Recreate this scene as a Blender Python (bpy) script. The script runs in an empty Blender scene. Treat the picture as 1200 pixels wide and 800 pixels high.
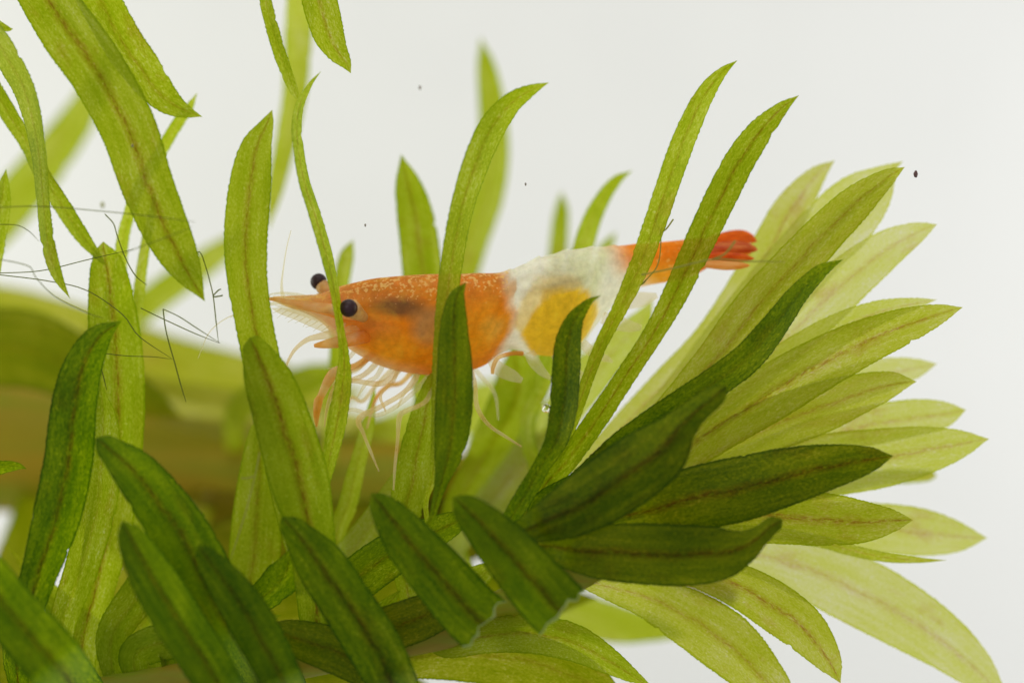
import bpy, math, random
from mathutils import Vector
random.seed(7)
S = bpy.context.scene
C = S.collection

# ------------------------------------------------------------------ camera, world, lamps, exposure
# 1 unit = 1 cm.  The tank view is 4.8 cm wide at the focus plane (y = 0).
DIST = 12.0
K = 4.8 / 1200.0                      # cm per photograph pixel at the focus plane
cam_d = bpy.data.cameras.new('camera'); cam = bpy.data.objects.new('camera', cam_d); C.objects.link(cam)
cam.location = (0, -DIST, 0); cam.rotation_euler = (math.radians(90), 0, 0)
cam_d.sensor_width = 36; cam_d.lens = 36 * DIST / 4.8
cam_d.clip_start = 0.1; cam_d.clip_end = 200
cam_d.dof.use_dof = True; cam_d.dof.focus_distance = DIST - 0.06; cam_d.dof.aperture_fstop = 0.24
S.camera = cam
W = bpy.data.worlds.new('World'); S.world = W; W.use_nodes = True
W.node_tree.nodes['Background'].inputs[0].default_value = (1.0, 1.0, 0.96, 1)
W.node_tree.nodes['Background'].inputs[1].default_value = 0.55
S.view_settings.view_transform = 'Standard'; S.view_settings.look = 'None'
S.view_settings.exposure = 0.0; S.view_settings.gamma = 1.0
S.render.engine = 'CYCLES'
S.cycles.max_bounces = 14; S.cycles.diffuse_bounces = 5; S.cycles.transmission_bounces = 8
S.cycles.transparent_max_bounces = 40; S.cycles.use_denoising = True
S.cycles.caustics_reflective = False; S.cycles.caustics_refractive = False

def lamp(name, loc, target, size, power, col):
    l = bpy.data.lights.new(name, 'AREA'); l.shape = 'RECTANGLE'; l.size, l.size_y = size
    l.energy = power; l.color = col
    o = bpy.data.objects.new(name, l); C.objects.link(o); o.location = loc
    o.rotation_euler = (Vector(target) - Vector(loc)).to_track_quat('-Z', 'Y').to_euler()
    return o
# two lamps wash the white tank back, one hood lamp hangs over the water, a weak one by the camera
lamp('lamp_back_left', (-13, 2.0, 0.6), (-.5, 9, -.3), (4, 9), 820, (0.99, 1.0, 0.87))
lamp('lamp_back_right', (13, 2.0, 0.6), (-1, 9, -.3), (4, 9), 900, (0.985, 0.985, 1.0))
lamp('lamp_hood', (-1, -2.0, 9), (0, 0.3, 0), (9, 4), 300, (1.0, 0.98, 0.92))
lamp('lamp_room', (-5, -12, 5), (0, 0, 0), (6, 6), 290, (1.0, 0.97, 0.92))

# ------------------------------------------------------------------ helpers
def P(x, y, d=0.0):
    """photograph pixel + distance behind the focus plane -> a point of the tank"""
    s = (DIST + d) / DIST
    return Vector(((x - 600) * K * s, d, -(y - 400) * K * s))

def link(name, verts, faces, mat, parent=None, smooth=True):
    me = bpy.data.meshes.new(name); me.from_pydata([tuple(v) for v in verts], [], faces)
    if smooth: me.polygons.foreach_set('use_smooth', [True] * len(me.polygons))
    me.materials.append(mat); me.update()
    o = bpy.data.objects.new(name, me); C.objects.link(o)
    if parent: o.parent = parent
    return o

def thing(name, label, cat, group=None):
    o = bpy.data.objects.new(name, None); o.empty_display_size = .1; C.objects.link(o)
    return tag(o, label, cat, group)

def tag(o, label, cat, group=None):
    o['label'] = label; o['category'] = cat
    if group: o['group'] = group
    return o

def catmull(pts, n):
    """resample tuples through a centripetal-ish Catmull-Rom, even in arc length of the first two/three values"""
    dim = len(pts[0]); p = [pts[0]] + list(pts) + [pts[-1]]
    p[0] = tuple(2 * a - b for a, b in zip(pts[0], pts[1])); p[-1] = tuple(2 * a - b for a, b in zip(pts[-1], pts[-2]))
    dense = []
    for i in range(1, len(p) - 2):
        for k in range(16):
            t = k / 16; a, b, c, d = p[i - 1], p[i], p[i + 1], p[i + 2]
            dense.append(tuple(.5 * (2 * b[j] + (c[j] - a[j]) * t + (2 * a[j] - 5 * b[j] + 4 * c[j] - d[j]) * t * t
                                     + (3 * b[j] - a[j] - 3 * c[j] + d[j]) * t ** 3) for j in range(dim)))
    dense.append(tuple(pts[-1]))
    L = [0]
    for a, b in zip(dense, dense[1:]): L.append(L[-1] + math.dist(a[:2], b[:2]) + 1e-9)
    out = []; j = 0
    for i in range(n):
        t = L[-1] * i / (n - 1)
        while j < len(L) - 2 and L[j + 1] < t: j += 1
        f = (t - L[j]) / (L[j + 1] - L[j])
        out.append(tuple(a + (b - a) * f for a, b in zip(dense[j], dense[j + 1])))
    return out

def tube(points, radii, sides=8, cap=True):
    """verts, faces of a tapering tube along 3-D points"""
    V, F = [], []; n = len(points); up = Vector((.13, .31, .94))
    for i, q in enumerate(points):
        t = (points[min(i + 1, n - 1)] - points[max(i - 1, 0)])
        t = t.normalized() if t.length > 1e-9 else Vector((1, 0, 0))
        a = up - t * up.dot(t)
        if a.length < 1e-3: a = Vector((1, 0, 0)) - t * t.x
        a.normalize(); b = t.cross(a); up = a
        for k in range(sides):
            th = 2 * math.pi * k / sides
            V.append(q + (a * math.cos(th) + b * math.sin(th)) * radii[i])
    for i in range(n - 1):
        for k in range(sides):
            k2 = (k + 1) % sides
            F.append((i * sides + k, i * sides + k2, (i + 1) * sides + k2, (i + 1) * sides + k))
    if cap:
        F.append(tuple(range(sides))[::-1]); F.append(tuple((n - 1) * sides + k for k in range(sides)))
    return V, F

def px_tube(pts, n=24, sides=8):
    """pts: (x, y, width px, depth) -> tube verts, faces"""
    r = catmull(pts, n)
    return tube([P(a[0], a[1], a[3]) for a in r], [max(a[2], .15) * K / 2 * (DIST + a[3]) / DIST for a in r], sides)

# ------------------------------------------------------------------ materials
def new_mat(name):
    m = bpy.data.materials.new(name); m.use_nodes = True; nt = m.node_tree; nt.nodes.clear()
    out = nt.nodes.new('ShaderNodeOutputMaterial')
    return m, nt, out
def N(nt, kind, **kw):
    n = nt.nodes.new(kind)
    for k, v in kw.items(): setattr(n, k, v)
    return n
def math_node(nt, op, a, b=None, c=None, clamp=False):
    n = N(nt, 'ShaderNodeMath', operation=op, use_clamp=clamp)
    for i, v in enumerate((a, b, c)):
        if v is None: continue
        if isinstance(v, (int, float)): n.inputs[i].default_value = v
        else: nt.links.new(v, n.inputs[i])
    return n.outputs[0]

def leaf_material():
    m, nt, out = new_mat('waterweed_leaf'); L = nt.links
    info = N(nt, 'ShaderNodeObjectInfo'); sep = N(nt, 'ShaderNodeSeparateColor'); L.new(info.outputs['Color'], sep.inputs[0])
    dens, rib, age, seed = sep.outputs[0], sep.outputs[1], sep.outputs[2], info.outputs['Random']
    uv = N(nt, 'ShaderNodeUVMap', uv_map='UVMap'); sx = N(nt, 'ShaderNodeSeparateXYZ'); L.new(uv.outputs[0], sx.inputs[0])
    U, V = sx.outputs[0], sx.outputs[1]          # U -1..1 across, V cm along the blade
    wid = N(nt, 'ShaderNodeAttribute', attribute_name='half_width')
    X = math_node(nt, 'MULTIPLY', U, wid.outputs['Fac'])
    off = math_node(nt, 'MULTIPLY', seed, 37.0)
    def noise(sc_x, sc_v, detail, rough=.6):
        cv = N(nt, 'ShaderNodeCombineXYZ')
        L.new(math_node(nt, 'MULTIPLY', X, sc_x), cv.inputs[0]); L.new(math_node(nt, 'MULTIPLY', V, sc_v), cv.inputs[1]); L.new(off, cv.inputs[2])
        n = N(nt, 'ShaderNodeTexNoise'); n.inputs['Scale'].default_value = 1; n.inputs['Detail'].default_value = detail; n.inputs['Roughness'].default_value = rough
        L.new(cv.outputs[0], n.inputs['Vector']); return n.outputs[0]
    cells = noise(165, 60, 2, .75); blotch = noise(9, 3.5, 3); veins = noise(46, 1.6, 2); dots = noise(60, 38, 1)
    # pigment density; the darkest front blades also carry painted shade
    d1 = math_node(nt, 'MULTIPLY_ADD', cells, 2.1, -1.05)
    d2 = math_node(nt, 'MULTIPLY_ADD', blotch, 1.3, -.65)
    d3 = math_node(nt, 'MULTIPLY_ADD', veins, 1.0, -.5)
    var = math_node(nt, 'ADD', math_node(nt, 'ADD', d1, d2), math_node(nt, 'ADD', d3, 1.0))
    D = math_node(nt, 'MULTIPLY', dens, math_node(nt, 'MAXIMUM', var, .25))
    # sparse pale cells
    pale = math_node(nt, 'GREATER_THAN', dots, .70); D = math_node(nt, 'MULTIPLY', D, math_node(nt, 'MULTIPLY_ADD', pale, -.38, 1))
    # brownish midrib with wandering broken edge
    wob = math_node(nt, 'MULTIPLY_ADD', noise(0, 5, 3), .34, -.17)
    ax = math_node(nt, 'ABSOLUTE', math_node(nt, 'ADD', U, wob))
    ribn = math_node(nt, 'MULTIPLY_ADD', noise(120, 26, 3, .85), 4.6, -1.75, clamp=True)
    soft = math_node(nt, 'SUBTRACT', 1, math_node(nt, 'DIVIDE', ax, .24), clamp=True)
    core = math_node(nt, 'SUBTRACT', 1, math_node(nt, 'DIVIDE', ax, .09), clamp=True)
    R = math_node(nt, 'MULTIPLY', math_node(nt, 'ADD', math_node(nt, 'MULTIPLY', soft, .85), math_node(nt, 'MULTIPLY', core, .75)), math_node(nt, 'MULTIPLY', ribn, math_node(nt, 'MULTIPLY', rib, math_node(nt, 'MULTIPLY_ADD', dens, 1.0, .08, clamp=True))))
    R = math_node(nt, 'ADD', R, math_node(nt, 'MULTIPLY', math_node(nt, 'ADD', age, math_node(nt, 'MULTIPLY_ADD', noise(5, 2.2, 4, .7), 4.0, -2.3, clamp=True)), .6))
    # dark margin line: shade along the blade edges painted into the density
    edge = math_node(nt, 'MULTIPLY', math_node(nt, 'SUBTRACT', math_node(nt, 'ABSOLUTE', U), .90, clamp=True), 9.0)
    D = math_node(nt, 'ADD', D, math_node(nt, 'MULTIPLY', edge, dens))
    def tint(kr, kg, kb, rr, rg, rb, scale, mul):
        cc = N(nt, 'ShaderNodeCombineColor')
        for i, (k, r) in enumerate(((kr, rr), (kg, rg), (kb, rb))):
            e = math_node(nt, 'ADD', math_node(nt, 'MULTIPLY', D, -k * scale), math_node(nt, 'MULTIPLY', R, -r * scale))
            L.new(math_node(nt, 'MULTIPLY', math_node(nt, 'EXPONENT', e), mul), cc.inputs[i])
        return cc.outputs[0]
    ks = (.98, .66, 6.6, .40, 1.0, .9)
    tr = N(nt, 'ShaderNodeBsdfTransparent'); L.new(tint(*ks, 1.0, 1.0), tr.inputs[0])
    tl = N(nt, 'ShaderNodeBsdfTranslucent'); L.new(tint(*ks, .72, 1.0), tl.inputs[0])
    pr = N(nt, 'ShaderNodeBsdfPrincipled'); L.new(tint(*ks, 1.1, .17), pr.inputs['Base Color'])
    pr.inputs['Roughness'].default_value = .42; pr.inputs['Specular IOR Level'].default_value = .12
    bump = N(nt, 'ShaderNodeBump'); bump.inputs['Strength'].default_value = .25; bump.inputs['Distance'].default_value = .01
    L.new(math_node(nt, 'ADD', cells, math_node(nt, 'MULTIPLY', veins, 1.5)), bump.inputs['Height'])
    L.new(bump.outputs[0], pr.inputs['Normal']); L.new(bump.outputs[0], tl.inputs['Normal'])
    m1 = N(nt, 'ShaderNodeMixShader'); m1.inputs[0].default_value = .60; L.new(pr.outputs[0], m1.inputs[1]); L.new(tl.outputs[0], m1.inputs[2])
    m2 = N(nt, 'ShaderNodeMixShader'); L.new(math_node(nt, 'MAXIMUM', math_node(nt, 'MULTIPLY_ADD', dens, -.62, .72), .05), m2.inputs[0]); L.new(m1.outputs[0], m2.inputs[1]); L.new(tr.outputs[0], m2.inputs[2])
    L.new(m2.outputs[0], out.inputs[0]); return m
LEAF = leaf_material()

def simple(name, col, rough=.5, trans=0.0, tl=0.0, noise_scale=None, col2=None, stretch=(1, 1, 1), sub=0.0, spec=.4):
    m, nt, out = new_mat(name); L = nt.links
    pr = N(nt, 'ShaderNodeBsdfPrincipled'); pr.inputs['Roughness'].default_value = rough; pr.inputs['Specular IOR Level'].default_value = spec
    pr.inputs['Base Color'].default_value = (*col, 1); csock = None
    if noise_scale:
        tc = N(nt, 'ShaderNodeTexCoord'); mp = N(nt, 'ShaderNodeMapping'); mp.inputs['Scale'].default_value = stretch
        L.new(tc.outputs['Object'], mp.inputs[0])
        n = N(nt, 'ShaderNodeTexNoise'); n.inputs['Scale'].default_value = noise_scale; n.inputs['Detail'].default_value = 4; L.new(mp.outputs[0], n.inputs['Vector'])
        cr = N(nt, 'ShaderNodeValToRGB'); cr.color_ramp.elements[0].position = .38; cr.color_ramp.elements[1].position = .62
        cr.color_ramp.elements[0].color = (*col, 1); cr.color_ramp.elements[1].color = (*(col2 or col), 1)
        L.new(n.outputs[0], cr.inputs[0]); L.new(cr.outputs[0], pr.inputs['Base Color']); csock = cr.outputs[0]
    if sub:
        pr.inputs['Subsurface Weight'].default_value = sub; pr.inputs['Subsurface Radius'].default_value = (.12, .08, .03); pr.inputs['Subsurface Scale'].default_value = 1
    cur = pr.outputs[0]
    def col_in(node):
        if csock: L.new(csock, node.inputs[0])
        else: node.inputs[0].default_value = (*col, 1)
    if tl:
        t = N(nt, 'ShaderNodeBsdfTranslucent'); col_in(t); mx = N(nt, 'ShaderNodeMixShader'); mx.inputs[0].default_value = tl
        L.new(cur, mx.inputs[1]); L.new(t.outputs[0], mx.inputs[2]); cur = mx.outputs[0]
    if trans:
        t = N(nt, 'ShaderNodeBsdfTransparent'); t.inputs[0].default_value = (*[min(1, c ** .35) for c in col], 1)
        mx = N(nt, 'ShaderNodeMixShader'); mx.inputs[0].default_value = trans
        L.new(cur, mx.inputs[1]); L.new(t.outputs[0], mx.inputs[2]); cur = mx.outputs[0]
    L.new(cur, out.inputs[0]); return m

STEM = simple('waterweed_stem', (.34, .42, .03), .5, tl=.6, trans=.12, noise_scale=3, col2=(.42, .32, .03), stretch=(.6, 3, 5))
STEM_OLD = simple('old_brown_stem', (.52, .36, .014), .6, tl=.55, noise_scale=1.6, col2=(.34, .38, .010), stretch=(.35, 2, 4))
TORN = simple('torn_leaf_edge', (.46, .54, .22), .6, tl=.5, trans=.45, spec=.1)
THREAD = simple('algae_thread', (.20, .23, .05), .6, tl=.3, trans=.5, spec=.03)
THREAD_PALE = simple('pale_thread', (.40, .40, .10), .5, tl=.5, trans=.3, spec=.1)
SPECK = simple('dark_speck', (.10, .05, .045), .7)
SPECK_PALE = simple('faint_speck', (.30, .26, .22), .7, trans=.6)
WHITE = simple('white_tank_back', (.755, .76, .755), .8, noise_scale=.5, col2=(.775, .78, .775), spec=.1)

# ------------------------------------------------------------------ setting: the white back of the tank
bv, bf = [], []
nx = 12
for i in range(nx + 1):
    a = -1 + 2 * i / nx
    for z in (-6, 9): bv.append((a * 17, 9.0 - 2.0 * abs(a) ** 4, z))
for i in range(nx): bf.append((2 * i, 2 * i + 2, 2 * i + 3, 2 * i + 1))
back = link('backdrop', bv, bf, WHITE); back['kind'] = 'structure'; back['label'] = 'plain white back of the tank, out of focus'

# ------------------------------------------------------------------ waterweed
def stem_obj(pts, mat, parent, sides=20):
    v, f = px_tube(pts, 90, sides)
    # nodes and slight ridges
    for i in range(len(v)):
        pass
    return link('stem', v, f, mat, parent)

class Plant:
    def __init__(self, name, label, stem, mat, deep=False):
        self.deep = deep
        self.root = thing(name, label, 'water plant', 'waterweed shoots')
        self.stem = stem; self.line = catmull(stem, 120)
        self.obj = stem_obj(stem, mat, self.root)
    def nearest(self, x, y):
        return min(self.line, key=lambda p: (p[0] - x) ** 2 + (p[1] - y) ** 2)
    def leaf(self, pts, d, dens=.8, tilt=15, rib=1.0, attach=True, curl=0.0, cup=.10, cut=False, rows=None, age=0.0):
        """pts tip -> base as (x, y, projected width); d = distance of the blade; tilt = turn of the blade out of the picture plane"""
        pts = list(pts)[::-1]
        d0 = d
        if self.deep and d > 1.2: d = d0 = d * 1.4
        if attach and not cut:
            q = self.nearest(pts[0][0] , pts[0][1])
            if math.dist(q[:2], pts[0][:2]) > 8: pts = [(q[0], q[1], min(pts[0][2], 16))] + pts
            d0 = q[3]
        length = sum(math.dist(a[:2], b[:2]) for a, b in zip(pts, pts[1:]))
        n = rows or max(30, min(170, int(length / 2.6)))
        r = catmull(pts, n); M = 10
        rnd = random.Random(int(pts[-1][0] * 31 + pts[-1][1] * 7))
        ph, ph2 = rnd.uniform(0, 6.28), rnd.uniform(0, 6.28)
        tn = math.tan(math.radians(tilt))
        rag = [rnd.uniform(-5, 4) for _ in range(11)]
        nib = [(rnd.uniform(.3, .95), rnd.choice((0, 1)), rnd.uniform(.006, .016), rnd.uniform(1.2, 3.2)) for _ in range(rnd.choice((0, 0, 1, 1, 2, 3)))]
        V, F, UV, HW = [], [], [], []; along = 0
        for i, (x, y, w) in enumerate(r):
            s = i / (n - 1); w = max(w, 0.4)
            a, b = r[max(i - 1, 0)], r[min(i + 1, n - 1)]
            tx, ty = b[0] - a[0], b[1] - a[1]; l = math.hypot(tx, ty) or 1; nxp, nyp = -ty / l, tx / l
            if i: along += math.dist(r[i][:2], r[i - 1][:2]) * K
            sm = min(1, s / .32); sm = sm * sm * (3 - 2 * sm)
            dd = d0 + (d - d0) * sm + curl * s * s
            tt = tn * (.75 + .5 * math.sin(ph + 2.2 * s))
            taper = min(1, w / 18)
            jl, jr = rnd.uniform(-.4, .4) * taper, rnd.uniform(-.4, .4) * taper
            if i % 2 == 0: jl += .45 * taper; jr += .45 * taper     # tiny marginal teeth
            for (ns, side, nw, na) in nib:
                c_ = max(0, 1 - abs(s - ns) / nw) * na * taper
                if side: jl -= c_
                else: jr -= c_
            for k in range(M + 1):
                u = -1 + 2 * k / M
                o = u * w / 2
                if k == 0: o -= jl
                if k == M: o += jr
                ox = oy = 0
                if cut and i < 2:
                    e = rag[k] * (1 - i * .6); ox, oy = tx / l * e, ty / l * e
                dz = o * tt * K + cup * w * K * (u * u - .35) + .05 * w * K * math.sin(ph2 + s * 9) * u
                dz += -.04 * w * K * max(0, 1 - abs(u) * 4)        # midrib keel towards the viewer
                V.append(P(x + nxp * o + ox, y + nyp * o + oy, dd + dz)); UV.append((u, along)); HW.append(w * K / 2)
        for i in range(n - 1):
            for k in range(M):
                q = i * (M + 1) + k; F.append((q, q + 1, q + M + 2, q + M + 1))
        ob = link('leaf', V, F, LEAF, self.root)
        me = ob.data; ul = me.uv_layers.new(name='UVMap')
        for lp in me.loops: ul.data[lp.index].uv = UV[lp.vertex_index]
        at = me.attributes.new('half_width', 'FLOAT', 'POINT'); at.data.foreach_set('value', HW)
        ob.color = (dens, rib, age, 1)
        if cut:                                                     # torn lower end with its pale rim
            x, y, w = r[0]; pts3 = []
            for k in range(M + 1): pts3.append(V[k] + Vector((0, -.006, 0)))
            v, f = tube(pts3, [.002 + .006 * rnd.random() for _ in pts3], 6)
            link('torn_edge', v, f, TORN, ob)
        return ob

# --- the front shoot whose crown of leaves fans out to the right
A = Plant('waterweed_shoot', 'sharp green waterweed shoot with leaf crown fanning to the right',
          [(-190, 850, 44, .1), (100, 818, 46, .1), (300, 782, 46, .1), (450, 752, 46, .1), (560, 726, 46, .1), (650, 682, 46, .05),
           (740, 640, 40, 0), (830, 606, 26, .02), (890, 590, 8, .05)], STEM)
L = A.leaf
# crown, back to front
L([(978,188,0),(955,208,24),(928,245,42),(903,290,46),(870,345,44),(830,400,40),(780,450,36),(720,510,28),(680,560,20)], 0.62, 0.313, 20, age=.2)
L([(1058,189,0),(1030,206,22),(995,228,40),(950,272,44),(880,350,40),(800,450,34),(700,570,20)], 0.5, 0.239, 15, age=.10)
L([(1050,206,0),(1030,232,30),(1000,264,48),(965,297,50),(920,347,50),(860,420,45),(800,480,35),(700,570,20)], 0.42, 0.196, 15, age=.10)
L([(1098,263,0),(1078,271,22),(1045,288,42),(1005,318,54),(960,358,60),(910,405,56),(850,460,44),(780,520,32),(710,580,20)], 0.34, 0.217, -15, age=.10)
L([(1098,426,0),(1075,431,22),(1040,438,38),(1000,450,44),(940,475,40),(860,520,36),(740,590,20)], 0.6, 0.217, 10, age=.10)
L([(1132,480,0),(1108,485,30),(1065,490,44),(1010,500,46),(950,515,44),(870,545,40),(760,590,26)], 0.48, 0.265, 10, age=.10)
L([(1098,557,0),(1090,557,12),(1070,558,15),(1030,560,18),(950,575,20),(800,600,16)], 1, 0.569, 30, age=.2)
L([(1157,630,0),(1125,629,34),(1085,624,54),(1040,619,58),(980,614,52),(900,612,40),(800,615,28),(730,625,18)], 0.6, 0.252, 12, age=.10)
L([(1180,820,0),(1150,790,40),(1110,755,62),(1060,722,76),(1005,692,80),(950,668,72),(890,650,52),(820,640,36),(740,640,20)], 0.42, 0.217, -15, age=.10)
L([(1109,656,0),(1080,656,6),(1040,653,11),(1000,645,13),(960,634,14),(880,622,14),(760,628,12)], 0.25, 0.569, 62, age=.2)
L([(1098,351,0),(1070,356,14),(1030,366,28),(985,385,38),(935,415,44),(880,450,42),(820,500,36),(740,560,26),(700,590,18)], 0.24, 0.278, 15, age=.10)
L([(1159,514,0),(1125,520,34),(1080,528,58),(1030,537,70),(970,545,74),(910,560,66),(830,580,48),(740,610,28)], 0.3, 0.29, 8, age=.10)
L([(1074,447,0),(1045,450,30),(1005,462,48),(960,478,60),(900,500,62),(840,530,54),(770,570,40),(700,605,24)], 0.14, 0.39, 12, age=.2)
L([(1060,196,0),(1040,208,20),(1005,236,40),(965,275,48),(925,318,52),(885,363,54),(840,420,48),(800,465,40),(740,530,30),(690,580,22)], 0.06, 0.456, -15, rib=.8, age=.2)
L([(1128,360,0),(1100,368,24),(1060,382,42),(1010,402,54),(955,430,62),(900,462,66),(840,500,60),(780,545,46),(710,595,26)], 0, 0.439, -12, rib=1.2, age=.2)
L([(1070,609,0),(1045,610,28),(1010,611,50),(965,608,62),(915,605,64),(860,604,60),(800,608,48),(720,620,28)], -0.08, 0.494, 10, rib=1.5, age=.2)
L([(985,800,0),(972,775,30),(945,740,52),(910,712,58),(870,688,52),(820,668,42),(760,650,30),(700,640,18)], 0.02, 0.456, -10, rib=1.4, age=.2)
L([(988,304,0),(962,318,16),(935,345,24),(905,385,32),(875,420,36),(835,450,36),(790,480,36),(730,520,32),(680,565,30),(630,600,24)], -0.26, 1.98, 45, rib=.3, age=0.10)
L([(950,850,0),(930,830,24),(890,790,56),(850,752,72),(805,722,66),(760,700,50),(710,686,30),(670,672,18)], -0.22, 0.468, 14, rib=.7, age=.2)
L([(1047,534,0),(1020,538,30),(980,545,50),(930,556,66),(870,572,76),(810,585,74),(750,600,54),(690,615,30)], -0.36, 1.83, -10, rib=1.3, age=.6)  # here to the crown's end: shade of stacked leaves painted as browner, denser pigment
L([(917,608,0),(911,612,16),(902,617,20),(890,628,24),(872,640,40),(845,648,62),(800,650,72),(740,648,70),(690,645,60),(640,640,34),(610,645,20)], -0.55, 1.83, 10, rib=1.2, age=.55)
L([(852,453,0),(845,458,18),(835,466,26),(815,482,30),(797,500,42),(770,530,72),(720,566,78),(670,597,66),(620,620,36),(590,640,20)], -0.62, 1.91, -12, rib=1.1, age=.4)
# tall blades in the middle
L([(741,200,0),(722,212,12),(705,235,18),(692,262,22),(682,295,24),(665,360,24),(640,440,20),(620,520,18)], 0.95, 0.75, 45, rib=.3)
L([(765,350,0),(745,385,32),(705,425,44),(655,488,46),(612,545,48),(570,597,44),(530,645,34)], 1, 0.38, 20, rib=.4)
L([(600,405,0),(606,430,44),(605,462,56),(585,505,52),(560,550,40),(530,620,26)], 1.15, 0.85, 15, rib=.4)
L([(864,71,0),(845,86,12),(825,113,22),(803,160,27),(785,210,27),(768,260,26),(750,310,24),(727,360,18),(706,400,15),(690,440,14),(676,480,14),(655,530,16),(630,590,14)], -0.14, 0.8, 48, rib=.5)
L([(936,112,0),(915,128,16),(890,155,30),(866,190,36),(848,225,37),(830,262,36),(810,305,33),(786,355,28),(760,400,24),(730,445,24),(700,490,26),(665,540,24),(630,590,18)], -0.2, 0.85, 42, rib=.8)
L([(704,346,0),(690,354,8),(674,374,20),(666,400,30),(663,440,33),(660,480,32),(652,515,27),(635,545,20),(618,575,22),(600,605,20),(585,640,16)], -0.38, 2.15, 50, rib=.5)
L([(643,97,0),(620,107,15),(595,125,26),(572,158,32),(553,205,30),(540,250,27),(529,310,26),(522,370,24),(515,430,17),(511,500,11),(507,560,8),(500,605,6)], -0.3, 0.9, 48, rib=.4)
L([(546,331,0),(535,350,20),(532,390,34),(533,440,42),(531,490,43),(526,530,34),(517,565,16),(508,600,8),(500,640,6)], -0.44, 1.83, 25, rib=.7)
L([(512,425,0),(503,460,22),(494,510,40),(482,570,44),(470,640,30)], 0.15, 0.8, 20, rib=.6)
L([(440,450,0),(432,495,14),(420,540,18),(408,590,22),(395,640,20)], 0.5, 0.75, 30, rib=.3)
L([(492,515,0),(470,560,22),(445,600,30),(420,635,34),(390,680,30)], 0.35, 0.5, 15, rib=.3)
L([(376,84,0),(362,101,6),(350,128,10),(348,160,12),(356,210,13),(370,255,14),(383,300,14),(392,340,11),(398,380,9),(403,415,12),(402,450,19),(394,500,22),(386,540,16),(380,600,14)], -0.26, 0.95, 62, rib=.6)
L([(319,129,0),(313,145,16),(300,175,38),(293,220,50),(288,280,51),(290,330,47),(299,385,44),(310,440,44),(325,520,40),(340,600,34)], -0.28, 0.72, -12, rib=.9)
L([(292,396,0),(296,402,24),(312,440,54),(330,490,66),(350,560,70),(362,610,58),(370,680,50),(372,730,40)], -0.46, 0.92, 12, rib=1.2)
L([(560,598,0),(540,608,22),(500,628,42),(450,655,52),(400,695,50),(380,730,30)], -0.05, 1.55, 20, rib=.6)
L([(342,640,0),(335,670,40),(318,690,38),(290,715,30),(260,760,20)], -0.3, 1.91, 20, rib=.3)
L([(305,470,0),(305,520,34),(302,580,52),(298,650,60),(290,720,40)], 0.35, 0.9, 15, rib=.5)
# low left
L([(121,283,0),(122,295,24),(126,315,42),(131,360,56),(136,420,64),(138,500,62),(130,600,56),(112,690,45),(95,760,40)], 0.22, 0.82, 10, rib=1.0)
L([(118,450,0),(121,500,36),(116,580,45),(97,660,40),(72,740,30)], 0.05, 0.8, 20, rib=.2)
L([(142,376,0),(116,395,30),(97,430,46),(86,480,54),(80,540,58),(65,610,56),(40,690,40),(20,760,34)], -0.42, 2.15, 15, rib=1.1)
L([(31,549,0),(20,546,9),(0,548,16),(-30,560,20),(-80,640,24)], -0.1, 1.46, 30, rib=.2)
L([(7,198,0),(3,225,18),(-2,260,24),(-20,340,30),(-60,500,30)], 0.2, 0.8, 20, rib=.3)
L([(182,220,0),(178,250,8),(170,290,12),(163,340,13),(155,420,16),(150,520,16)], 0.5, 0.7, 50, rib=.2)
L([(231,109,0),(221,127,10),(206,148,14),(187,180,14),(163,220,14),(146,270,14),(140,320,16),(130,420,18)], 0.45, 0.75, 45, rib=.3)
L([(112,513,0),(120,519,22),(133,530,34),(160,555,54),(195,600,66),(225,650,72),(260,720,70),(310,800,50)], -0.6, 2.06, 12, rib=1.1)  # from here the front blades' extra density paints in shade of layers behind
L([(232,638,0),(238,647,20),(250,664,34),(280,705,50),(310,755,54),(345,820,40)], -0.72, 2.15, -12, rib=.9)
L([(143,610,0),(148,620,22),(158,638,38),(182,682,54),(215,735,58),(250,790,55),(280,840,40)], -0.82, 2.15, 12, rib=1.0)
L([(-60,600,0),(-25,655,42),(10,712,64),(60,772,72),(110,830,50)], -0.92, 2.15, 10, rib=.9)
L([(331,605,0),(336,612,20),(348,625,34),(375,660,58),(405,705,62),(440,760,64),(470,815,50)], -0.62, 1.96, -10, rib=1.0)
L([(435,578,0),(442,586,22),(455,602,40),(480,635,58),(515,675,68),(550,715,72),(567,730,73)], -0.66, 1.96, 10, rib=1.2, cut=True)
L([(530,582,0),(540,590,26),(554,603,42),(585,635,60),(620,675,70),(645,703,74),(658,716,74)], -0.74, 1.96, -10, rib=1.2, cut=True)
# low middle, under and behind the stem
L([(770,810,0),(715,775,30),(670,752,44),(620,742,46),(570,745,40),(520,755,30)], -0.02, 0.7, 15, rib=.6)
L([(240,600,0),(200,650,40),(160,700,44),(130,750,36)], 0.15, 0.9, 20, rib=.2)
L([(330,720,0),(280,735,36),(220,745,44),(160,765,40)], 0.1, 0.9, 10, rib=.2)
L([(30,650,0),(60,700,30),(110,745,40),(170,775,40)], 0.3, 0.9, 10, rib=.2)
L([(370,640,0),(390,700,40),(420,745,46)], 0.25, 0.9, 10, rib=.2)
L([(470,690,0),(430,735,40),(380,770,44)], 0.1, 0.9, 10, rib=.2)
L([(600,650,0),(540,690,40),(490,735,44)], 0.1, 0.9, 10, rib=.2)

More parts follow.
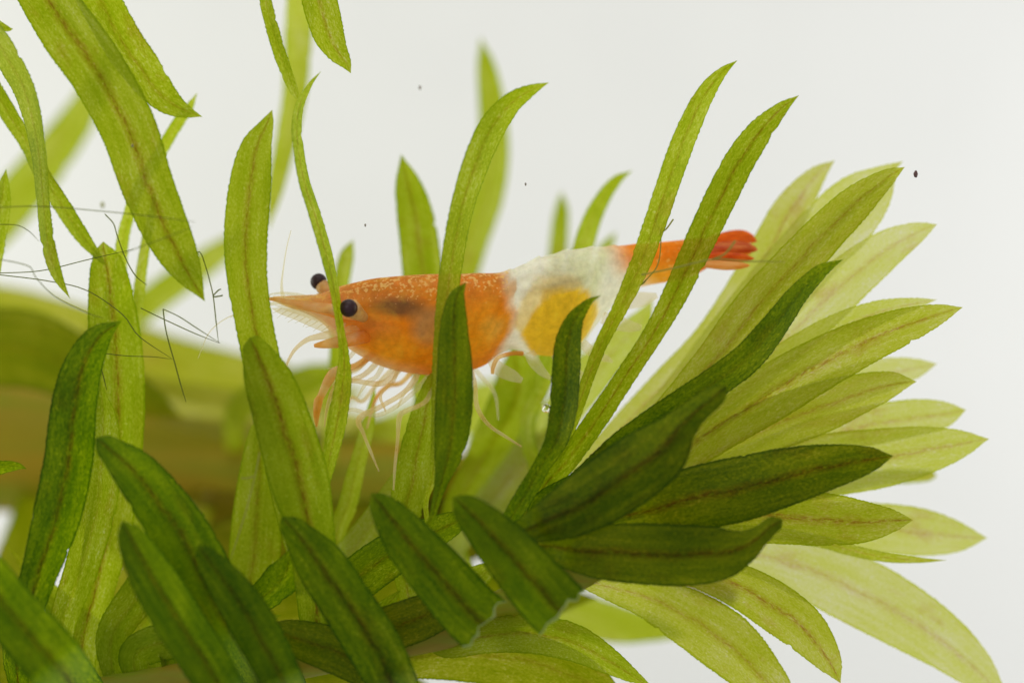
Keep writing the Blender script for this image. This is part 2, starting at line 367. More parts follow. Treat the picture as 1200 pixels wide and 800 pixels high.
L([(740,830,0),(690,800,50),(620,775,66),(540,765,66),(470,770,40)], 0.2, 0.9, 10, rib=.3, age=.4)
L([(560,690,0),(520,712,44),(460,735,54),(400,750,40)], -0.3, 1.65, 10, rib=.6, age=.8)
L([(300,735,0),(340,745,40),(400,765,54),(450,790,40)], -0.35, 1.65, 10, rib=.6, age=.5)
L([(215,670,0),(185,705,34),(150,752,46),(110,800,40)], 0.45, 0.8, 15, rib=.3)
L([(10,640,0),(55,700,24),(95,735,34),(130,790,36)], 0.5, 0.8, 20, rib=.2, age=.2)

# --- the blurred brown shoot that runs behind the shrimp
B = Plant('waterweed_shoot', 'blurred old brown waterweed stem running across behind the shrimp',
          [(-260, 505, 160, 3.6), (-60, 515, 158, 3.6), (150, 545, 136, 3.5), (320, 560, 126, 3.4), (480, 575, 112, 3.1), (600, 592, 88, 2.7), (720, 630, 60, 2.2), (860, 700, 20, 1.8)], STEM_OLD, True)
G = B.leaf
G([(130,60,0),(118,92,26),(92,138,40),(50,195,50),(0,255,55),(-60,330,50)], 2.5, 0.62, 10, rib=.2, rows=60)
G([(290,265,0),(262,292,26),(215,325,34),(165,362,36),(110,410,36)], 2.3, 0.62, 20, rib=.2)
G([(563,44,0),(570,80,22),(577,130,32),(578,180,37),(570,230,40),(555,280,36),(540,340,30),(520,420,26)], 1.7, 0.66, 15, rib=.3)
G([(470,181,0),(478,215,30),(486,250,42),(492,290,46),(496,330,46),(500,400,40),(500,480,30)], 0.85, 0.82, 15, rib=.6)
G([(658,224,0),(658,245,16),(656,270,20),(652,310,22),(640,400,20)], 1.6, 0.75, 30, rib=.2)
G([(722,272,0),(715,283,10),(705,300,16),(690,350,16)], 1.4, 0.7, 30, rib=.2)
G([(414,281,0),(407,298,16),(402,320,19),(398,350,19),(395,420,18)], 1.1, 0.75, 20, rib=.2)
G([(430,460,0),(380,462,40),(290,450,66),(200,430,72),(100,388,56),(0,356,44),(-80,350,30)], 2.5, 0.55, 10, rib=.1, age=.35)
G([(215,490,0),(170,468,40),(100,436,72),(20,408,92),(-80,420,80)], 1.6, 1.18, 10, rib=.2, age=.5)
G([(640,440,0),(600,462,44),(540,485,60),(480,505,56),(400,530,40)], 2.2, 0.55, 10, rib=.1)
G([(400,425,0),(372,440,30),(340,452,34),(280,480,30)], 1.9, 0.8, 10, rib=.1)
G([(805,745,0),(770,738,26),(720,730,46),(660,715,50),(600,700,30)], 1.5, 0.55, 10, rib=.1)
G([(480,500,0),(400,500,40),(300,490,58),(200,472,52),(120,450,30)], 2.2, .3, 10, rib=.1, age=.3)
G([(655,500,0),(620,526,34),(575,560,60),(520,600,74),(450,640,60)], 1.5, 1, 10, rib=.2, age=1.6)
G([(640,590,0),(560,615,70),(450,640,110),(330,655,120),(225,660,80),(160,650,30)], 1.45, 1.23, 10, rib=.2, age=1.0)
G([(700,700,0),(600,705,70),(480,722,100),(350,740,110),(230,745,90),(165,725,20)], 1.2, 1.23, 10, rib=.2, age=.6)
G([(520,810,0),(420,800,70),(300,800,90),(150,800,90),(0,800,80)], 1, 1.23, 10, rib=.2, age=.5)  # leaf added along the lower frame edge to block light from below
G([(560,640,0),(640,610,60),(730,600,76),(800,600,40)], 1.2, 1.23, 10, rib=.2, age=.8)
G([(520,645,0),(430,645,70),(300,640,110),(180,625,96),(110,600,40)], 2.4, 0.9, 10, rib=.2, age=1.7)
G([(420,600,0),(380,610,50),(300,620,80),(210,600,70)], 1.9, 0.8, 10, rib=.2, age=1.4)
G([(120,760,0),(150,690,40),(190,640,56),(230,600,40)], 1.3, 0.7, 10, rib=.2, age=.5)

# --- leaves that hang in from a shoot above the picture
T = Plant('waterweed_shoot', 'waterweed leaves hanging in from the top left edge',
          [(-160, -40, 46, -.1), (60, -62, 46, -.1), (250, -70, 46, -.1), (430, -66, 40, 0), (560, -50, 14, 0)], STEM)
H = T.leaf
H([(240,353,0),(217,313,38),(195,270,55),(172,215,62),(150,150,66),(115,85,68),(78,33,68),(30,-40,50)], -0.36, 0.76, 14, rib=1.1, age=.05)
H([(237,137,0),(212,128,20),(190,112,36),(165,80,46),(138,40,48),(105,-25,46)], 0.1, 0.836, -25, rib=.5, age=.05)
H([(82,350,0),(66,320,13),(56,283,16),(50,230,15),(44,170,18),(30,110,25),(5,62,29),(-30,5,26)], -0.22, 0.902, 55, rib=.3, age=.05)
H([(126,313,0),(113,298,9),(95,275,17),(72,240,20),(50,205,18),(30,165,18),(5,125,20),(-40,40,20)], 0.2, 0.874, 50, rib=.3, age=.05)
H([(349,118,0),(345,108,9),(334,80,14),(321,40,15),(310,-10,14)], -0.2, 0.902, 50, rib=.2, age=.05)
H([(411,86,0),(405,74,14),(393,57,28),(383,33,38),(372,-15,40)], -0.1, 0.741, 14, rib=.6, age=.05)
H([(314,270,0),(322,225,18),(334,170,24),(345,110,28),(350,33,32),(352,-40,26)], 1.8, 0.522, 15, rib=.2, age=.05)
H([(15,34,0),(6,33,8),(-30,15,20),(-60,-20,20)], 0.1, 0.855, 20, rib=.2, age=.05)

# ------------------------------------------------------------------ the shrimp
def smooth(a, b, x):
    t = max(0, min(1, (x - a) / (b - a))); return t * t * (3 - 2 * t)
def blob(x, v, cx, cv, rx, rv):
    return max(0.0, 1 - math.sqrt(((x - cx) / rx) ** 2 + ((v - cv) / rv) ** 2))
def mixc(a, b, t): return tuple(p + (q - p) * t for p, q in zip(a, b))

DEEP = (.93, .33, .004); TOPO = (.78, .29, .03); GOLD = (.96, .66, .22); WHT = (.98, .99, .86); YEL = (1.0, .67, .045)
RED = (1.0, .33, .02); GREY = (.42, .34, .20); DARK = (.14, .09, .045)

def shrimp_material():
    m, nt, out = new_mat('shrimp_shell'); Lk = nt.links
    col = N(nt, 'ShaderNodeAttribute', attribute_name='pigment'); op = N(nt, 'ShaderNodeAttribute', attribute_name='opacity')
    tc = N(nt, 'ShaderNodeTexCoord')
    n1 = N(nt, 'ShaderNodeTexNoise'); n1.inputs['Scale'].default_value = 26; n1.inputs['Detail'].default_value = 5; n1.inputs['Roughness'].default_value = .65; Lk.new(tc.outputs['Object'], n1.inputs['Vector'])
    n2 = N(nt, 'ShaderNodeTexNoise'); n2.inputs['Scale'].default_value = 5; n2.inputs['Detail'].default_value = 3; Lk.new(tc.outputs['Object'], n2.inputs['Vector'])
    f = math_node(nt, 'ADD', math_node(nt, 'MULTIPLY_ADD', n1.outputs[0], .9, .32), math_node(nt, 'MULTIPLY', n2.outputs[0], .45))
    mul = N(nt, 'ShaderNodeMix', data_type='RGBA', blend_type='MULTIPLY'); mul.inputs['Factor'].default_value = 1
    cc = N(nt, 'ShaderNodeCombineColor')
    for i in range(3): Lk.new(f, cc.inputs[i])
    Lk.new(col.outputs['Color'], mul.inputs['A']); Lk.new(cc.outputs[0], mul.inputs['B'])
    n4 = N(nt, 'ShaderNodeTexNoise'); n4.inputs['Scale'].default_value = 8.5; n4.inputs['Detail'].default_value = 5; n4.inputs['Roughness'].default_value = .7; n4.inputs['Distortion'].default_value = .6
    Lk.new(tc.outputs['Object'], n4.inputs['Vector'])
    pm = N(nt, 'ShaderNodeMix', data_type='RGBA', blend_type='SCREEN'); Lk.new(math_node(nt, 'MULTIPLY_ADD', n4.outputs[0], 3.4, -1.75, clamp=True), pm.inputs['Factor'])
    Lk.new(mul.outputs['Result'], pm.inputs['A']); pm.inputs['B'].default_value = (.35, .30, .03, 1); mul = pm
    gr = N(nt, 'ShaderNodeAttribute', attribute_name='granules'); n3 = N(nt, 'ShaderNodeTexNoise'); n3.inputs['Scale'].default_value = 55; n3.inputs['Detail'].default_value = 3
    Lk.new(tc.outputs['Object'], n3.inputs['Vector'])
    gf = math_node(nt, 'MULTIPLY', math_node(nt, 'MULTIPLY_ADD', math_node(nt, 'ADD', n3.outputs[0], math_node(nt, 'MULTIPLY', gr.outputs['Fac'], .16)), 9.0, -5.9, clamp=True), math_node(nt, 'MULTIPLY', gr.outputs['Fac'], 2.5, clamp=True))
    gm = N(nt, 'ShaderNodeMix', data_type='RGBA'); Lk.new(gf, gm.inputs['Factor']); Lk.new(mul.outputs['Result'], gm.inputs['A']); gm.inputs['B'].default_value = (*GOLD, 1)
    c = gm.outputs['Result']
    pr = N(nt, 'ShaderNodeBsdfPrincipled'); Lk.new(c, pr.inputs['Base Color']); pr.inputs['Roughness'].default_value = .36
    pr.inputs['Specular IOR Level'].default_value = .2
    pr.inputs['Subsurface Weight'].default_value = .5; pr.inputs['Subsurface Radius'].default_value = (.10, .05, .02); pr.inputs['Subsurface Scale'].default_value = 1
    bp = N(nt, 'ShaderNodeBump'); bp.inputs['Strength'].default_value = .2; bp.inputs['Distance'].default_value = .01; Lk.new(n1.outputs[0], bp.inputs['Height']); Lk.new(bp.outputs[0], pr.inputs['Normal'])
    tl = N(nt, 'ShaderNodeBsdfTranslucent'); Lk.new(c, tl.inputs[0])
    m1 = N(nt, 'ShaderNodeMixShader'); m1.inputs[0].default_value = .42; Lk.new(pr.outputs[0], m1.inputs[1]); Lk.new(tl.outputs[0], m1.inputs[2])
    tp = N(nt, 'ShaderNodeBsdfTransparent'); Lk.new(math_to_tint(nt, c), tp.inputs[0])
    m2 = N(nt, 'ShaderNodeMixShader'); Lk.new(op.outputs['Fac'], m2.inputs[0]); Lk.new(tp.outputs[0], m2.inputs[1]); Lk.new(m1.outputs[0], m2.inputs[2])
    Lk.new(m2.outputs[0], out.inputs[0]); return m
def math_to_tint(nt, c):
    g = N(nt, 'ShaderNodeGamma'); nt.links.new(c, g.inputs[0]); g.inputs[1].default_value = .5; return g.outputs[0]
SHELL = shrimp_material()


shrimp = thing('shrimp', 'orange and white dwarf shrimp with black eyes perched among the leaves', 'shrimp')
ST = [  # x, top y, bottom y, spine distance
 (317,348,351,-.02),(328,348,356,-.01),(340,349,361,0),(355,349,366,.01),(368,347,372,.02),(380,343,380,.03),(390,339,391,.04),(400,335,401,.05),(412,332,410,.06),
 (425,329,418,.07),(440,326,426,.08),(460,324,433,.09),(485,322,438,.10),(510,321,440,.12),(535,321,438.5,.14),(555,320,434,.15),(572,320,427,.17),(586,319,416,.18),
 (597,316,410,.19),(612,309,411,.20),(632,301,416,.22),(652,296,417,.24),(672,292,411,.26),(690,290,396,.28),(705,289,376,.30),(720,288,357,.31),
 (738,287,342,.33),(758,285,335,.35),(780,283,331,.37),(800,281,327,.39),(818,279,321,.41),(830,280,314,.42),(842,284,308,.43),(858,288,304,.45),(872,292,300,.46),(880,295,298,.47)]
def body_mesh():
    rows, sides = 190, 56
    r = catmull(ST, rows); V, F, COL, OP, GR = [], [], [], [], []
    joints = [598, 630, 662, 694, 720, 744]
    rnd = random.Random(3)
    for i, (x, yt, yb, d) in enumerate(r):
        h = max((yb - yt) / 2, .8); cy = (yt + yb) / 2
        # carapace edge and tail plates overlap like roof tiles
        for j in joints:
            if -14 < x - j < 0: h *= 1 + .045 * (1 + (x - j) / 14)
        lx, lz, ly = (-.40, .36, .84) if x < 430 else mixc((-.40, .36, .84), (-.16, .24, .96), smooth(430, 620, x))
        ratio = .62 if x > 380 else .62
        ratio *= 1 - .25 * smooth(600, 760, x)
        Uz = .93; rv = h / math.sqrt(Uz ** 2 + (ratio * lz) ** 2); rl = rv * ratio
        ux, uz, uy = .06, Uz, -.36
        for k in range(sides):
            th = 2 * math.pi * k / sides; ct, sn = math.cos(th), math.sin(th)
            # flank flatter, belly narrower
            sn2 = sn * (1 - .18 * max(0, -ct)) ; 
            a = rv * ct; b = rl * sn2
            px = x + ux * a + lx * b; py = cy - (uz * a + lz * b)
            V.append(P(px, py, d + (uy * a + ly * b) * K))
            v = (1 - ct) / 2; x0 = x
            x = x0 + 2.6 * math.sin(v * 11 + x0 * .04) + 1.2 * math.sin(v * 27 + x0 * .09 + 2)
            # ---------- pigment
            c = DEEP; o = .93
            if x < 600:
                c = mixc(TOPO, DEEP, smooth(.10, .40, v))
                top = smooth(.26, .02, v) if False else max(0, 1 - v / .22)
                
                t = blob(x, v, 455, .23, 42, .13); c = mixc(c, DARK, min(1, 1.7 * t) * .85)
                t = blob(x, v, 492, .42, 34, .24); c = mixc(c, (.50, .36, .17), min(1, 2.0 * t) * .75)
                t = blob(x, v, 420, .52, 40, .30); c = mixc(c, (.70, .30, .07), min(1, 1.5 * t) * .7)
                c = mixc((.90, .62, .28), c, smooth(335, 425, x)) ; o = .66 + .20 * smooth(380, 440, x)
                t = smooth(.80, .99, v) * (1 - smooth(440, 520, x)); c = mixc(c, (.95, .84, .55), .8 * t); o -= .25 * t
                t = blob(x, v, 568, .52, 18, .2); c = mixc(c, (.98, .74, .16), min(1, 1.6 * t) * .7)
                t = blob(x, v, 540, .60, 60, .5); c = mixc(c, (.98, .50, .02), min(1, 1.6 * t) * .6)
                t = blob(x, v, 450, .72, 45, .3); c = mixc(c, (.98, .52, .03), min(1, 1.6 * t) * .6)
                t = smooth(566, 592, x + 26 * (v - .5) ** 2 * 4 - 10 * v) if False else smooth(572, 594, x - 14 * math.sin(math.pi * v))
                c = mixc(c, WHT, t); o = o + (.58 - o) * t
                t = blob(x, v, 597, .17, 16, .13); c = mixc(c, (.72, .36, .10), min(1, 1.8 * t) * .8)
            else:
                c = WHT; o = .50
                t = blob(x, v, 654, .68, 46, .42); t = smooth(.0, .13, t); c = mixc(c, YEL, t); o = o + (.76 - o) * t
                t = blob(x, v, 640, .36, 18, .13); t = smooth(0, .3, t) * .7; c = mixc(c, YEL, t); o = max(o, .8 * t)
                t = smooth(.055, .02, abs(v - (.27 + (x - 640) * .0004))) * smooth(600, 612, x) * smooth(690, 670, x) if False else 0
                g = max(0, 1 - abs(v - .25) / .075) * smooth(600, 615, x) * (1 - smooth(668, 690, x)); c = mixc(c, (.30, .22, .15), .6 * g); o = max(o, .75 * g)
                t = smooth(712, 758, x + 46 * (.45 - v)); c = mixc(c, mixc(RED, (1.0, .55, .05), smooth(.25, .85, v)), t); o = o + (.64 - o) * t
                t = smooth(800, 845, x); c = mixc(c, (.82, .17, .03), t)
            COL += [c[0], c[1], c[2], 1.0]; OP.append(min(1, o)); GR.append(max(0, 1 - v / .26) if x < 592 else .55 * smooth(712, 745, x)); x = x0
    for i in range(rows - 1):
        for k in range(sides):
            k2 = (k + 1) % sides
            F.append((i * sides + k, (i + 1) * sides + k, (i + 1) * sides + k2, i * sides + k2))
    F.append(tuple(range(sides))); F.append(tuple((rows - 1) * sides + k for k in range(sides))[::-1])
    o = link('body', V, F, SHELL, shrimp)
    at = o.data.attributes.new('pigment', 'FLOAT_COLOR', 'POINT'); at.data.foreach_set('color', COL)
    at = o.data.attributes.new('opacity', 'FLOAT', 'POINT'); at.data.foreach_set('value', OP)
    at = o.data.attributes.new('granules', 'FLOAT', 'POINT'); at.data.foreach_set('value', GR)
    return o
body_mesh()

def ellipsoid(c, axes, nu=20, nv=14):
    V, F = [], []
    for i in range(nv + 1):
        ph = math.pi * i / nv
        for k in range(nu):
            th = 2 * math.pi * k / nu
            V.append(c + axes[0] * (math.sin(ph) * math.cos(th)) + axes[1] * (math.sin(ph) * math.sin(th)) + axes[2] * math.cos(ph))
    for i in range(nv):
        for k in range(nu):
            k2 = (k + 1) % nu; F.append((i * nu + k, i * nu + k2, (i + 1) * nu + k2, (i + 1) * nu + k))
    return V, F

def eye_material():
    m, nt, out = new_mat('shrimp_eye')
    pr = N(nt, 'ShaderNodeBsdfPrincipled'); pr.inputs['Roughness'].default_value = .38; pr.inputs['Specular IOR Level'].default_value = .25
    pr.inputs['Base Color'].default_value = (.030, .011, .016, 1)
    tc = N(nt, 'ShaderNodeTexCoord'); v = N(nt, 'ShaderNodeTexVoronoi'); v.inputs['Scale'].default_value = 160; nt.links.new(tc.outputs['Object'], v.inputs['Vector'])
    b = N(nt, 'ShaderNodeBump'); b.inputs['Strength'].default_value = .12; b.inputs['Distance'].default_value = .004; nt.links.new(v.outputs[0], b.inputs['Height']); nt.links.new(b.outputs[0], pr.inputs['Normal'])
    nt.links.new(pr.outputs[0], out.inputs[0]); return m
EYE = eye_material()
STALK = simple('eye_stalk', (.62, .30, .09), .35, tl=.3, noise_scale=30, col2=(.80, .50, .18), sub=.3)
def eye(x, y, d, r, stalk):
    R = r * K
    v, f = ellipsoid(P(x, y, d), (Vector((R, 0, 0)), Vector((0, R, 0)), Vector((0, 0, R))), 28, 18)
    e = link('eye', v, f, EYE, shrimp)
    v, f = px_tube(stalk, 14, 14); link('eye_stalk', v, f, STALK, e)
eye(373.5, 330, .22, 10.0, [(398, 352, 16, .16), (390, 346, 17, .18), (381, 338, 19, .20), (376, 334, 16, .215)])
eye(408.5, 361, -.22, 10.4, [(426, 372, 12, -.06), (419, 367, 17, -.13), (412, 361, 21, -.19), (409.5, 360, 15, -.215)])

PALE = simple('pale_limb', (.92, .82, .54), .4, tl=.5, trans=.68, spec=.2, noise_scale=9, col2=(.90, .66, .32))
BAND = simple('orange_limb', (.88, .42, .07), .4, tl=.45, trans=.5, noise_scale=8, col2=(.94, .84, .58))
CLEAR = simple('clear_limb', (.94, .88, .66), .35, tl=.5, trans=.78, spec=.2)
TAILR = simple('tail_blade', (1.0, .26, .02), .4, tl=.5, trans=.3, noise_scale=16, col2=(.70, .12, .02), stretch=(1, 4, 4))
TAILD = simple('tail_blade_dark', (.62, .10, .015), .4, tl=.45, trans=.25, noise_scale=18, col2=(.85, .30, .06), stretch=(1, 4, 6))
TAILO = simple('tail_blade_orange', (.90, .38, .07), .4, tl=.5, trans=.3, noise_scale=14, col2=(.92, .58, .20), stretch=(1, 4, 4))

def limb(name, pts, mat, sides=10, n=40, joints=(), parent=None):
    r = catmull(pts, n); pos = [P(a[0], a[1], a[3]) for a in r]; rad = [max(a[2], .3) * K / 2 for a in r]
    v, f = tube(pos, rad, sides); return link(name, v, f, mat, parent or shrimp)
# walking legs, jointed and tapering: (x, y, thickness, distance)
def leg(pts, mat1, mat2=None, sw=.55):
    a = limb('leg', [(x, y, w * .72, max(.19, d) if i < 1 else max(.13, d) if i < 2 else d * .7 if d < 0 else d) for i, (x, y, w, d) in enumerate(pts)], mat1)
    return a
leg([(446,408,12,.08),(418,428,11,-.14),(396,433,12,-.2),(387,442,17,-.2),(376,464,12,-.2),(373,470,15,-.2),(371,485,11,-.2),(371,500,3,-.18)], BAND)
leg([(455,410,12,.08),(428,438,9,-.14),(404,447,8,-.18),(394,452,10,-.17),(384,475,6,-.14),(380,500,2.5,-.12)], PALE)
leg([(480,418,12,.08),(450,448,10,-.12),(414,446,8,-.16),(404,450,10,-.15),(396,466,6,-.12),(392,482,2.5,-.1)], PALE)
leg([(500,418,12,.08),(478,455,9,-.14),(450,474,8,-.18),(421,490,10,-.18),(426,508,6,-.16),(434,528,5,-.14),(444,552,2,-.12)], PALE)
leg([(512,418,12,.08),(502,466,8,-.12),(474,482,8,-.16),(468,489,9,-.17),(466,515,5.5,-.18),(463,545,5,-.2),(461,574,2.5,-.2)], PALE)
leg([(520,420,12,.1),(482,462,8,-.06),(444,486,7,-.08),(410,480,6,-.06),(395,502,2.5,-.04)], CLEAR)
leg([(545,416,12,.1),(556,448,8,-.1),(559,476,8,-.14),(572,497,6,-.14),(592,511,5,-.12),(611,523,2.5,-.1)], PALE)
leg([(475,418,10,.2),(442,450,8,.35),(425,470,7,.38),(412,466,6,.36),(402,484,2.5,.34)], PALE)
leg([(495,418,10,.2),(472,447,8,.40),(455,452,8,.42),(440,468,6,.42),(430,502,2.5,.40)], BAND)
leg([(540,416,10,.2),(565,442,8,.32),(580,462,6,.36),(584,492,2.5,.36)], CLEAR)
# small feeding limbs bunched under the head
for q, mt in (([(425,400,8,.04),(408,420,6,-.1),(396,430,5,-.14),(384,432,2,-.14)], CLEAR), ([(440,408,8,.04),(424,428,6,-.1),(408,436,5,-.12),(394,446,2,-.12)], PALE),
          ([(455,414,8,.04),(442,440,7,-.08),(430,448,6,-.1),(418,466,2,-.1)], CLEAR), ([(440,404,8,.2),(420,432,6,.3),(402,438,5,.34),(388,452,2,.34)], PALE),
          ([(490,420,8,.06),(487,448,6,-.06),(474,460,5,-.08),(466,478,2,-.08)], CLEAR), ([(525,420,8,.06),(530,448,6,-.02),(522,464,5,-.04),(514,482,2,-.04)], CLEAR),
          ([(470,416,8,.06),(462,444,6,-.1),(446,462,5,-.12),(452,482,2,-.12)], PALE)):
    limb('feeding_limb', [(x, y, w * .85, max(.17, d) if i < 1 else max(.12, d) if i < 2 else d * .7 if d < 0 else d) for i, (x, y, w, d) in enumerate(q)], mt)
# swimmerets under the tail
def flap(name, pts, d, mat, tilt=25, thick=.018, parent=None):
    r = catmull(pts, 22); V, F = [], []; M = 8; n = len(r); tn = math.tan(math.radians(tilt))
    for side in (-1, 1):
        for i, (x, y, w) in enumerate(r):
            a, b = r[max(i - 1, 0)], r[min(i + 1, n - 1)]; tx, ty = b[0] - a[0], b[1] - a[1]; l = math.hypot(tx, ty) or 1
            for k in range(M + 1):
                u = -1 + 2 * k / M; o = u * max(w, .5) / 2
                V.append(P(x - ty / l * o, y + tx / l * o, d + o * tn * K + side * thick * (1 - u * u) * min(1, w / 8) + .0015 * side))
    h = n * (M + 1)
    for i in range(n - 1):
        for k in range(M):
            q = i * (M + 1) + k; F.append((q, q + M + 1, q + M + 2, q + 1)); F.append((h + q, h + q + 1, h + q + M + 2, h + q + M + 1))
    for i in range(n - 1):
        a, b = i * (M + 1), (i + 1) * (M + 1); F.append((a, h + a, h + b, b)); a += M; b += M; F.append((a, b, h + b, h + a))
    return link(name, V, F, mat, parent or shrimp)
leg([(612,414,8,.12),(600,414,7,.06),(584,419,7,.02),(578,430,7,.0),(577,438,5,0)], BAND)
for pts, d in (([(575,420,10),(585,432,16),(600,440,14),(612,446,6)], .12), ([(620,412,12),(626,424,14),(636,436,10),(646,444,4)], .16),
               ([(650,414,12),(662,426,14),(676,436,10),(688,442,4)], .18), ([(682,402,12),(696,414,12),(710,420,8),(718,424,3)], .2),
               ([(706,372,14),(722,378,18),(738,382,14),(752,384,6)], .24), ([(722,352,14),(738,352,20),(756,350,16),(770,346,6)], .26)):
    flap('swimmeret', pts, d, CLEAR)
# tail fan
flap('tail_fan', [(815,292,12),(835,285,17),(855,280,19),(870,278,17),(880,280,11),(886,283,3),(887,283,0)], .50, TAILR, 38)
flap('tail_fan', [(815,297,12),(835,292,14),(855,290,15),(872,290,13),(884,292,7),(888,293,0)], .40, TAILD, -25)
flap('tail_fan', [(815,303,11),(835,301,11),(855,301,11),(870,302,9),(880,303,5),(884,303,0)], .34, TAILR, 30)
flap('tail_fan', [(815,307,10),(832,309,11),(850,311,11),(866,311,9),(876,311,4),(879,311,0)], .28, TAILO, -35)
# feelers and the blade-like scales beside them
limb('antenna', [(345,352,7,-.06),(333,350,6,-.08),(330,335,3.2,-.08),(332,315,1.8,-.08),(336,290,1.4,-.08),(341,270,1.0,-.06)], CLEAR, 8)
limb('antenna', [(352,356,7,-.1),(330,354,6,-.12),(315,357,3.5,-.14),(290,364,2,-.12),(265,373,1.5,-.1),(245,390,1.3,-.1),(232,420,1.0,-.1)], CLEAR, 8)
limb('antenna', [(425,384,12,.04),(392,391,11,-.12),(375,394,8,-.16),(360,398,6,-.18),(347,408,4.5,-.2),(339,420,3.5,-.2),(334,434,2,-.2)], PALE, 8)
limb('antenna', [(395,360,9,.1),(370,352,7,.14),(345,345,5,.18),(322,344,2.5,.2),(300,352,1.6,.2),(270,372,1.2,.2)], CLEAR, 8)
limb('antennule', [(420,368,15,.0),(402,366,15,-.13),(388,362,13,-.15),(372,360,11,-.15),(356,357,9,-.14),(340,354,7,-.13),(324,351,5,-.12),(312,350,3,-.11)], BAND, 12)
limb('antennule', [(398,352,13,.12),(380,350,11,.14),(360,350,9,.15),(340,350,7,.15),(320,349,4,.15)], BAND, 12)
flap('antennal_scale', [(402,388,20),(385,381,20),(365,374,17),(345,368,12),(328,364,7),(318,361,0)], -.10, CLEAR, 30)
flap('antennal_scale', [(398,376,18),(380,370,18),(360,365,14),(340,361,9),(322,358,0)], .16, CLEAR, -30)
limb('mouthpart', [(435,392,18,.06),(405,399,15,-.1),(388,402,12,-.12),(376,404,8,-.12),(368,405,4,-.12)], BAND, 10)
v, f = ellipsoid(P(388, 362, -.145), (Vector((.050, 0, .006)), Vector((0, .03, 0)), Vector((-.004, 0, .019))), 16, 10)
link('pale_patch', v, f, simple('pale_patch', (.86, .80, .66), .4, sub=.3, noise_scale=30, col2=(.86, .62, .36)), shrimp)

# saw teeth along the beak, fine bristles under it
for k in range(8):
    x = 334 + k * 8.0; y = 349.5 - max(0, x - 362) * .26
    limb('rostrum_tooth', [(x + 5, y + 2.5, 4, .05), (x + 1, y - .6, 2.6, .05), (x - 3, y - 2.6, .6, .05)], BAND, 6, 8)
for k in range(9):
    x = 326 + k * 7; y = 361 + k * 2.6
    limb('bristle', [(x + 4, y, 1.6, -.1), (x - 2, y + 4, 1.0, -.11), (x - 10 + (k % 3) * 2, y + 7 + (k % 2) * 2, .5, -.12)], CLEAR, 5, 8)

# ------------------------------------------------------------------ algae threads, bits in the water
def thread(name, label, pts, w, d, mat=THREAD, group='thin algae threads', branches=(), cat='algae thread'):
    full = [(x, y, w, d + .1 * math.sin(x * .02)) for x, y in pts]; full[-1] = (*full[-1][:2], w * .4, full[-1][3])
    full = [(a, b, c * .58, e) for a, b, c, e in full]
    v, f = px_tube(full, 30, 6); o = link(name, v, f, mat); tag(o, label, cat, group)
    for b in branches:
        v, f = px_tube([(x, y, w * .7, d + .1 * math.sin(x * .02)) for x, y in b], 10, 6); link('branch', v, f, mat, o)
    return o
thread('algae_thread', 'algae thread curving down from left edge across the two overlapping broad leaves', [(-20,302),(0,304),(34,312),(42,325),(65,348),(101,366),(121,373)], 2.2, -.5)
thread('algae_thread', 'pale green thread rising slightly from left edge to the pointed leaf tip', [(-20,321),(0,320),(49,317),(104,304),(156,292)], 2.0, -.1)
thread('algae_thread', 'long thread slanting down right behind the broad upright leaf', [(-20,319),(0,322),(55,329),(101,340),(143,368),(163,394),(201,420)], 2.2, -.05)
thread('algae_thread', 'short dark thread hanging almost straight down against the pale yellow blur', [(191,362),(195,390),(205,426),(211,448),(218,471)], 3.0, -.1)
thread('algae_thread', 'lower of two threads meeting at a point left of the tall leaf', [(165,361),(192,374),(227,390),(257,402)], 2.2, -.08)
thread('algae_thread', 'upper of two threads meeting at a point left of the tall leaf', [(191,362),(210,371),(230,384),(258,402)], 2.2, -.14)
thread('algae_thread', 'hooked thread with tiny side hairs standing beside the tall leaf', [(230,296),(235,296),(240,309),(246,330),(250,348),(253,375),(256,401)], 2.6, -.1, branches=([(250,346),(256,340),(259,339)], [(250,348),(257,347),(261,346)]))
thread('algae_thread', 'topmost thread crossing the large hanging leaf almost level', [(-20,243),(0,243),(51,242),(135,249),(190,255),(229,260)], 2.0, -.52)
thread('algae_thread', 'short curved thread hanging behind the large hanging leaf', [(123,251),(133,262),(137,275),(146,300),(158,322),(172,334)], 2.4, .05)
thread('algae_thread', 'thread slanting up right over the large hanging leaf', [(143,297),(165,289),(195,278),(225,266)], 2.0, -.55)
thread('algae_thread', 'faint thread bending down at the far left edge below the blurred leaf', [(-15,263),(0,263),(20,264),(34,271),(46,283)], 1.8, .1)
thread('algae_thread', 'tiny dark thread end beside the dark curved leaf', [(116,420),(119,433),(122,444),(125,457)], 2.6, -.1)
thread('algae_thread', 'level faint thread crossing the broad upright leaf to the dark short thread', [(122,414),(150,417),(180,418),(203,421)], 1.8, -.1)
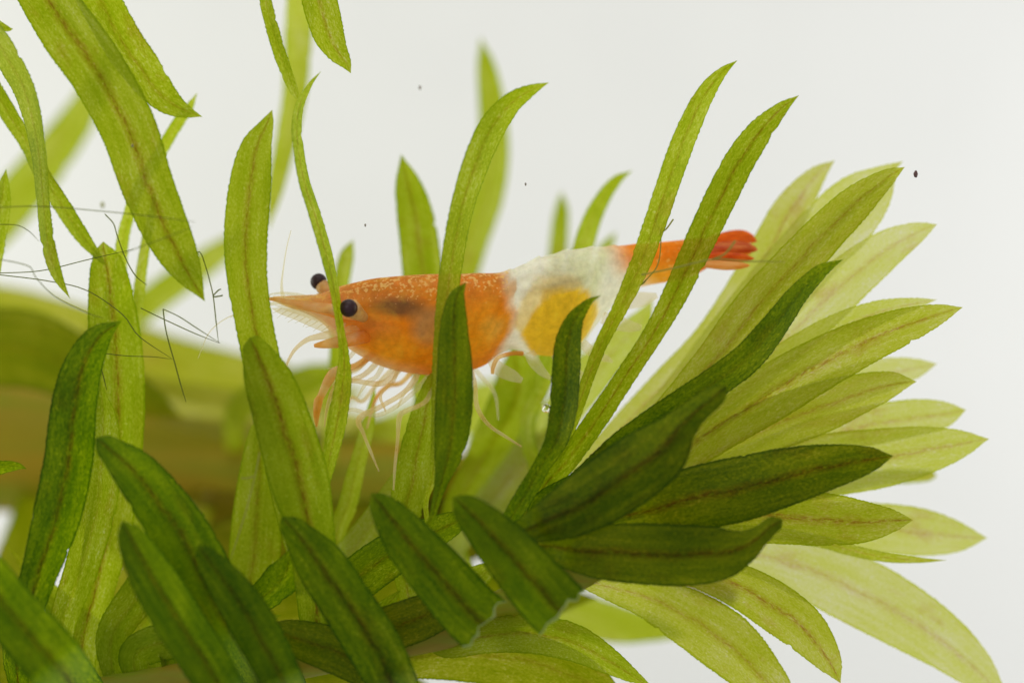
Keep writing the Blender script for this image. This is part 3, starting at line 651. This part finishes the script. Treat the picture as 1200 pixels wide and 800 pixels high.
thread('algae_thread', 'branched brown thread standing in front of the shrimp tail', [(767,253),(770,262),(774,274),(774,292),(770,312),(757,328),(742,341)], 2.8, -.05, THREAD_PALE, branches=([(774,273),(781,268),(789,257)], [(757,328),(752,333),(740,334)]))
thread('algae_thread', 'greenish thread lying across the tail fan to the right leaves', [(752,322),(790,314),(835,304),(875,306),(920,307)], 3.6, -.42, THREAD_PALE, branches=([(835,304),(850,297),(862,282)],))
thread('algae_thread', 'pale hair hanging over the brown blur left of the broad dark leaf', [(304,530),(300,552),(290,592),(279,628),(270,656)], 3.0, -.5, THREAD_PALE, branches=([(297,558),(290,560),(283,560)],))

def speck(label, x, y, r, d, mat=SPECK):
    if r < 2.1: mat = SPECK_PALE
    c = P(x, y, d); R = r * K; rn = random.Random(x)
    v, f = ellipsoid(c, (Vector((R * .8, 0, R * .3)), Vector((0, R * .7, 0)), Vector((-R * .2, 0, R * 1.2))), 10, 7)
    v = [c + (q - c) * rn.uniform(.8, 1.2) for q in v]
    tag(link('floating_speck', v, f, mat), label, 'speck', 'specks floating in the water')
speck('largest dark speck floating right of the upper leaf tips', 1073, 204, 3.2, -.05)
speck('tiny speck in white water left of the tall curved leaf tip', 492, 103, 2.0, .5)
speck('tiny speck in white water right of the tall curved leaf', 616, 216, 1.5, -.05)
speck('tiny speck in white water above the shrimp back', 428, 264, 1.4, 0)
speck('tiny dark speck stuck on the large hanging leaf', 155, 171, 1.6, -.46)
speck('brownish blurred speck between hanging leaves at upper left', 120, 240, 3.0, .8, THREAD_PALE)
GLASS, nt, out = new_mat('bubble_gas')
g = N(nt, 'ShaderNodeBsdfGlass'); g.inputs['IOR'].default_value = .75; g.inputs['Roughness'].default_value = 0; nt.links.new(g.outputs[0], out.inputs[0])
c = P(640, 478, -.2); R = 5.5 * K
v, f = ellipsoid(c, (Vector((R, 0, 0)), Vector((0, R, 0)), Vector((0, 0, R))), 24, 16)
tag(link('gas_bubble', v, f, GLASS), 'small clear gas bubble clinging left of the dark curled leaf', 'bubble')
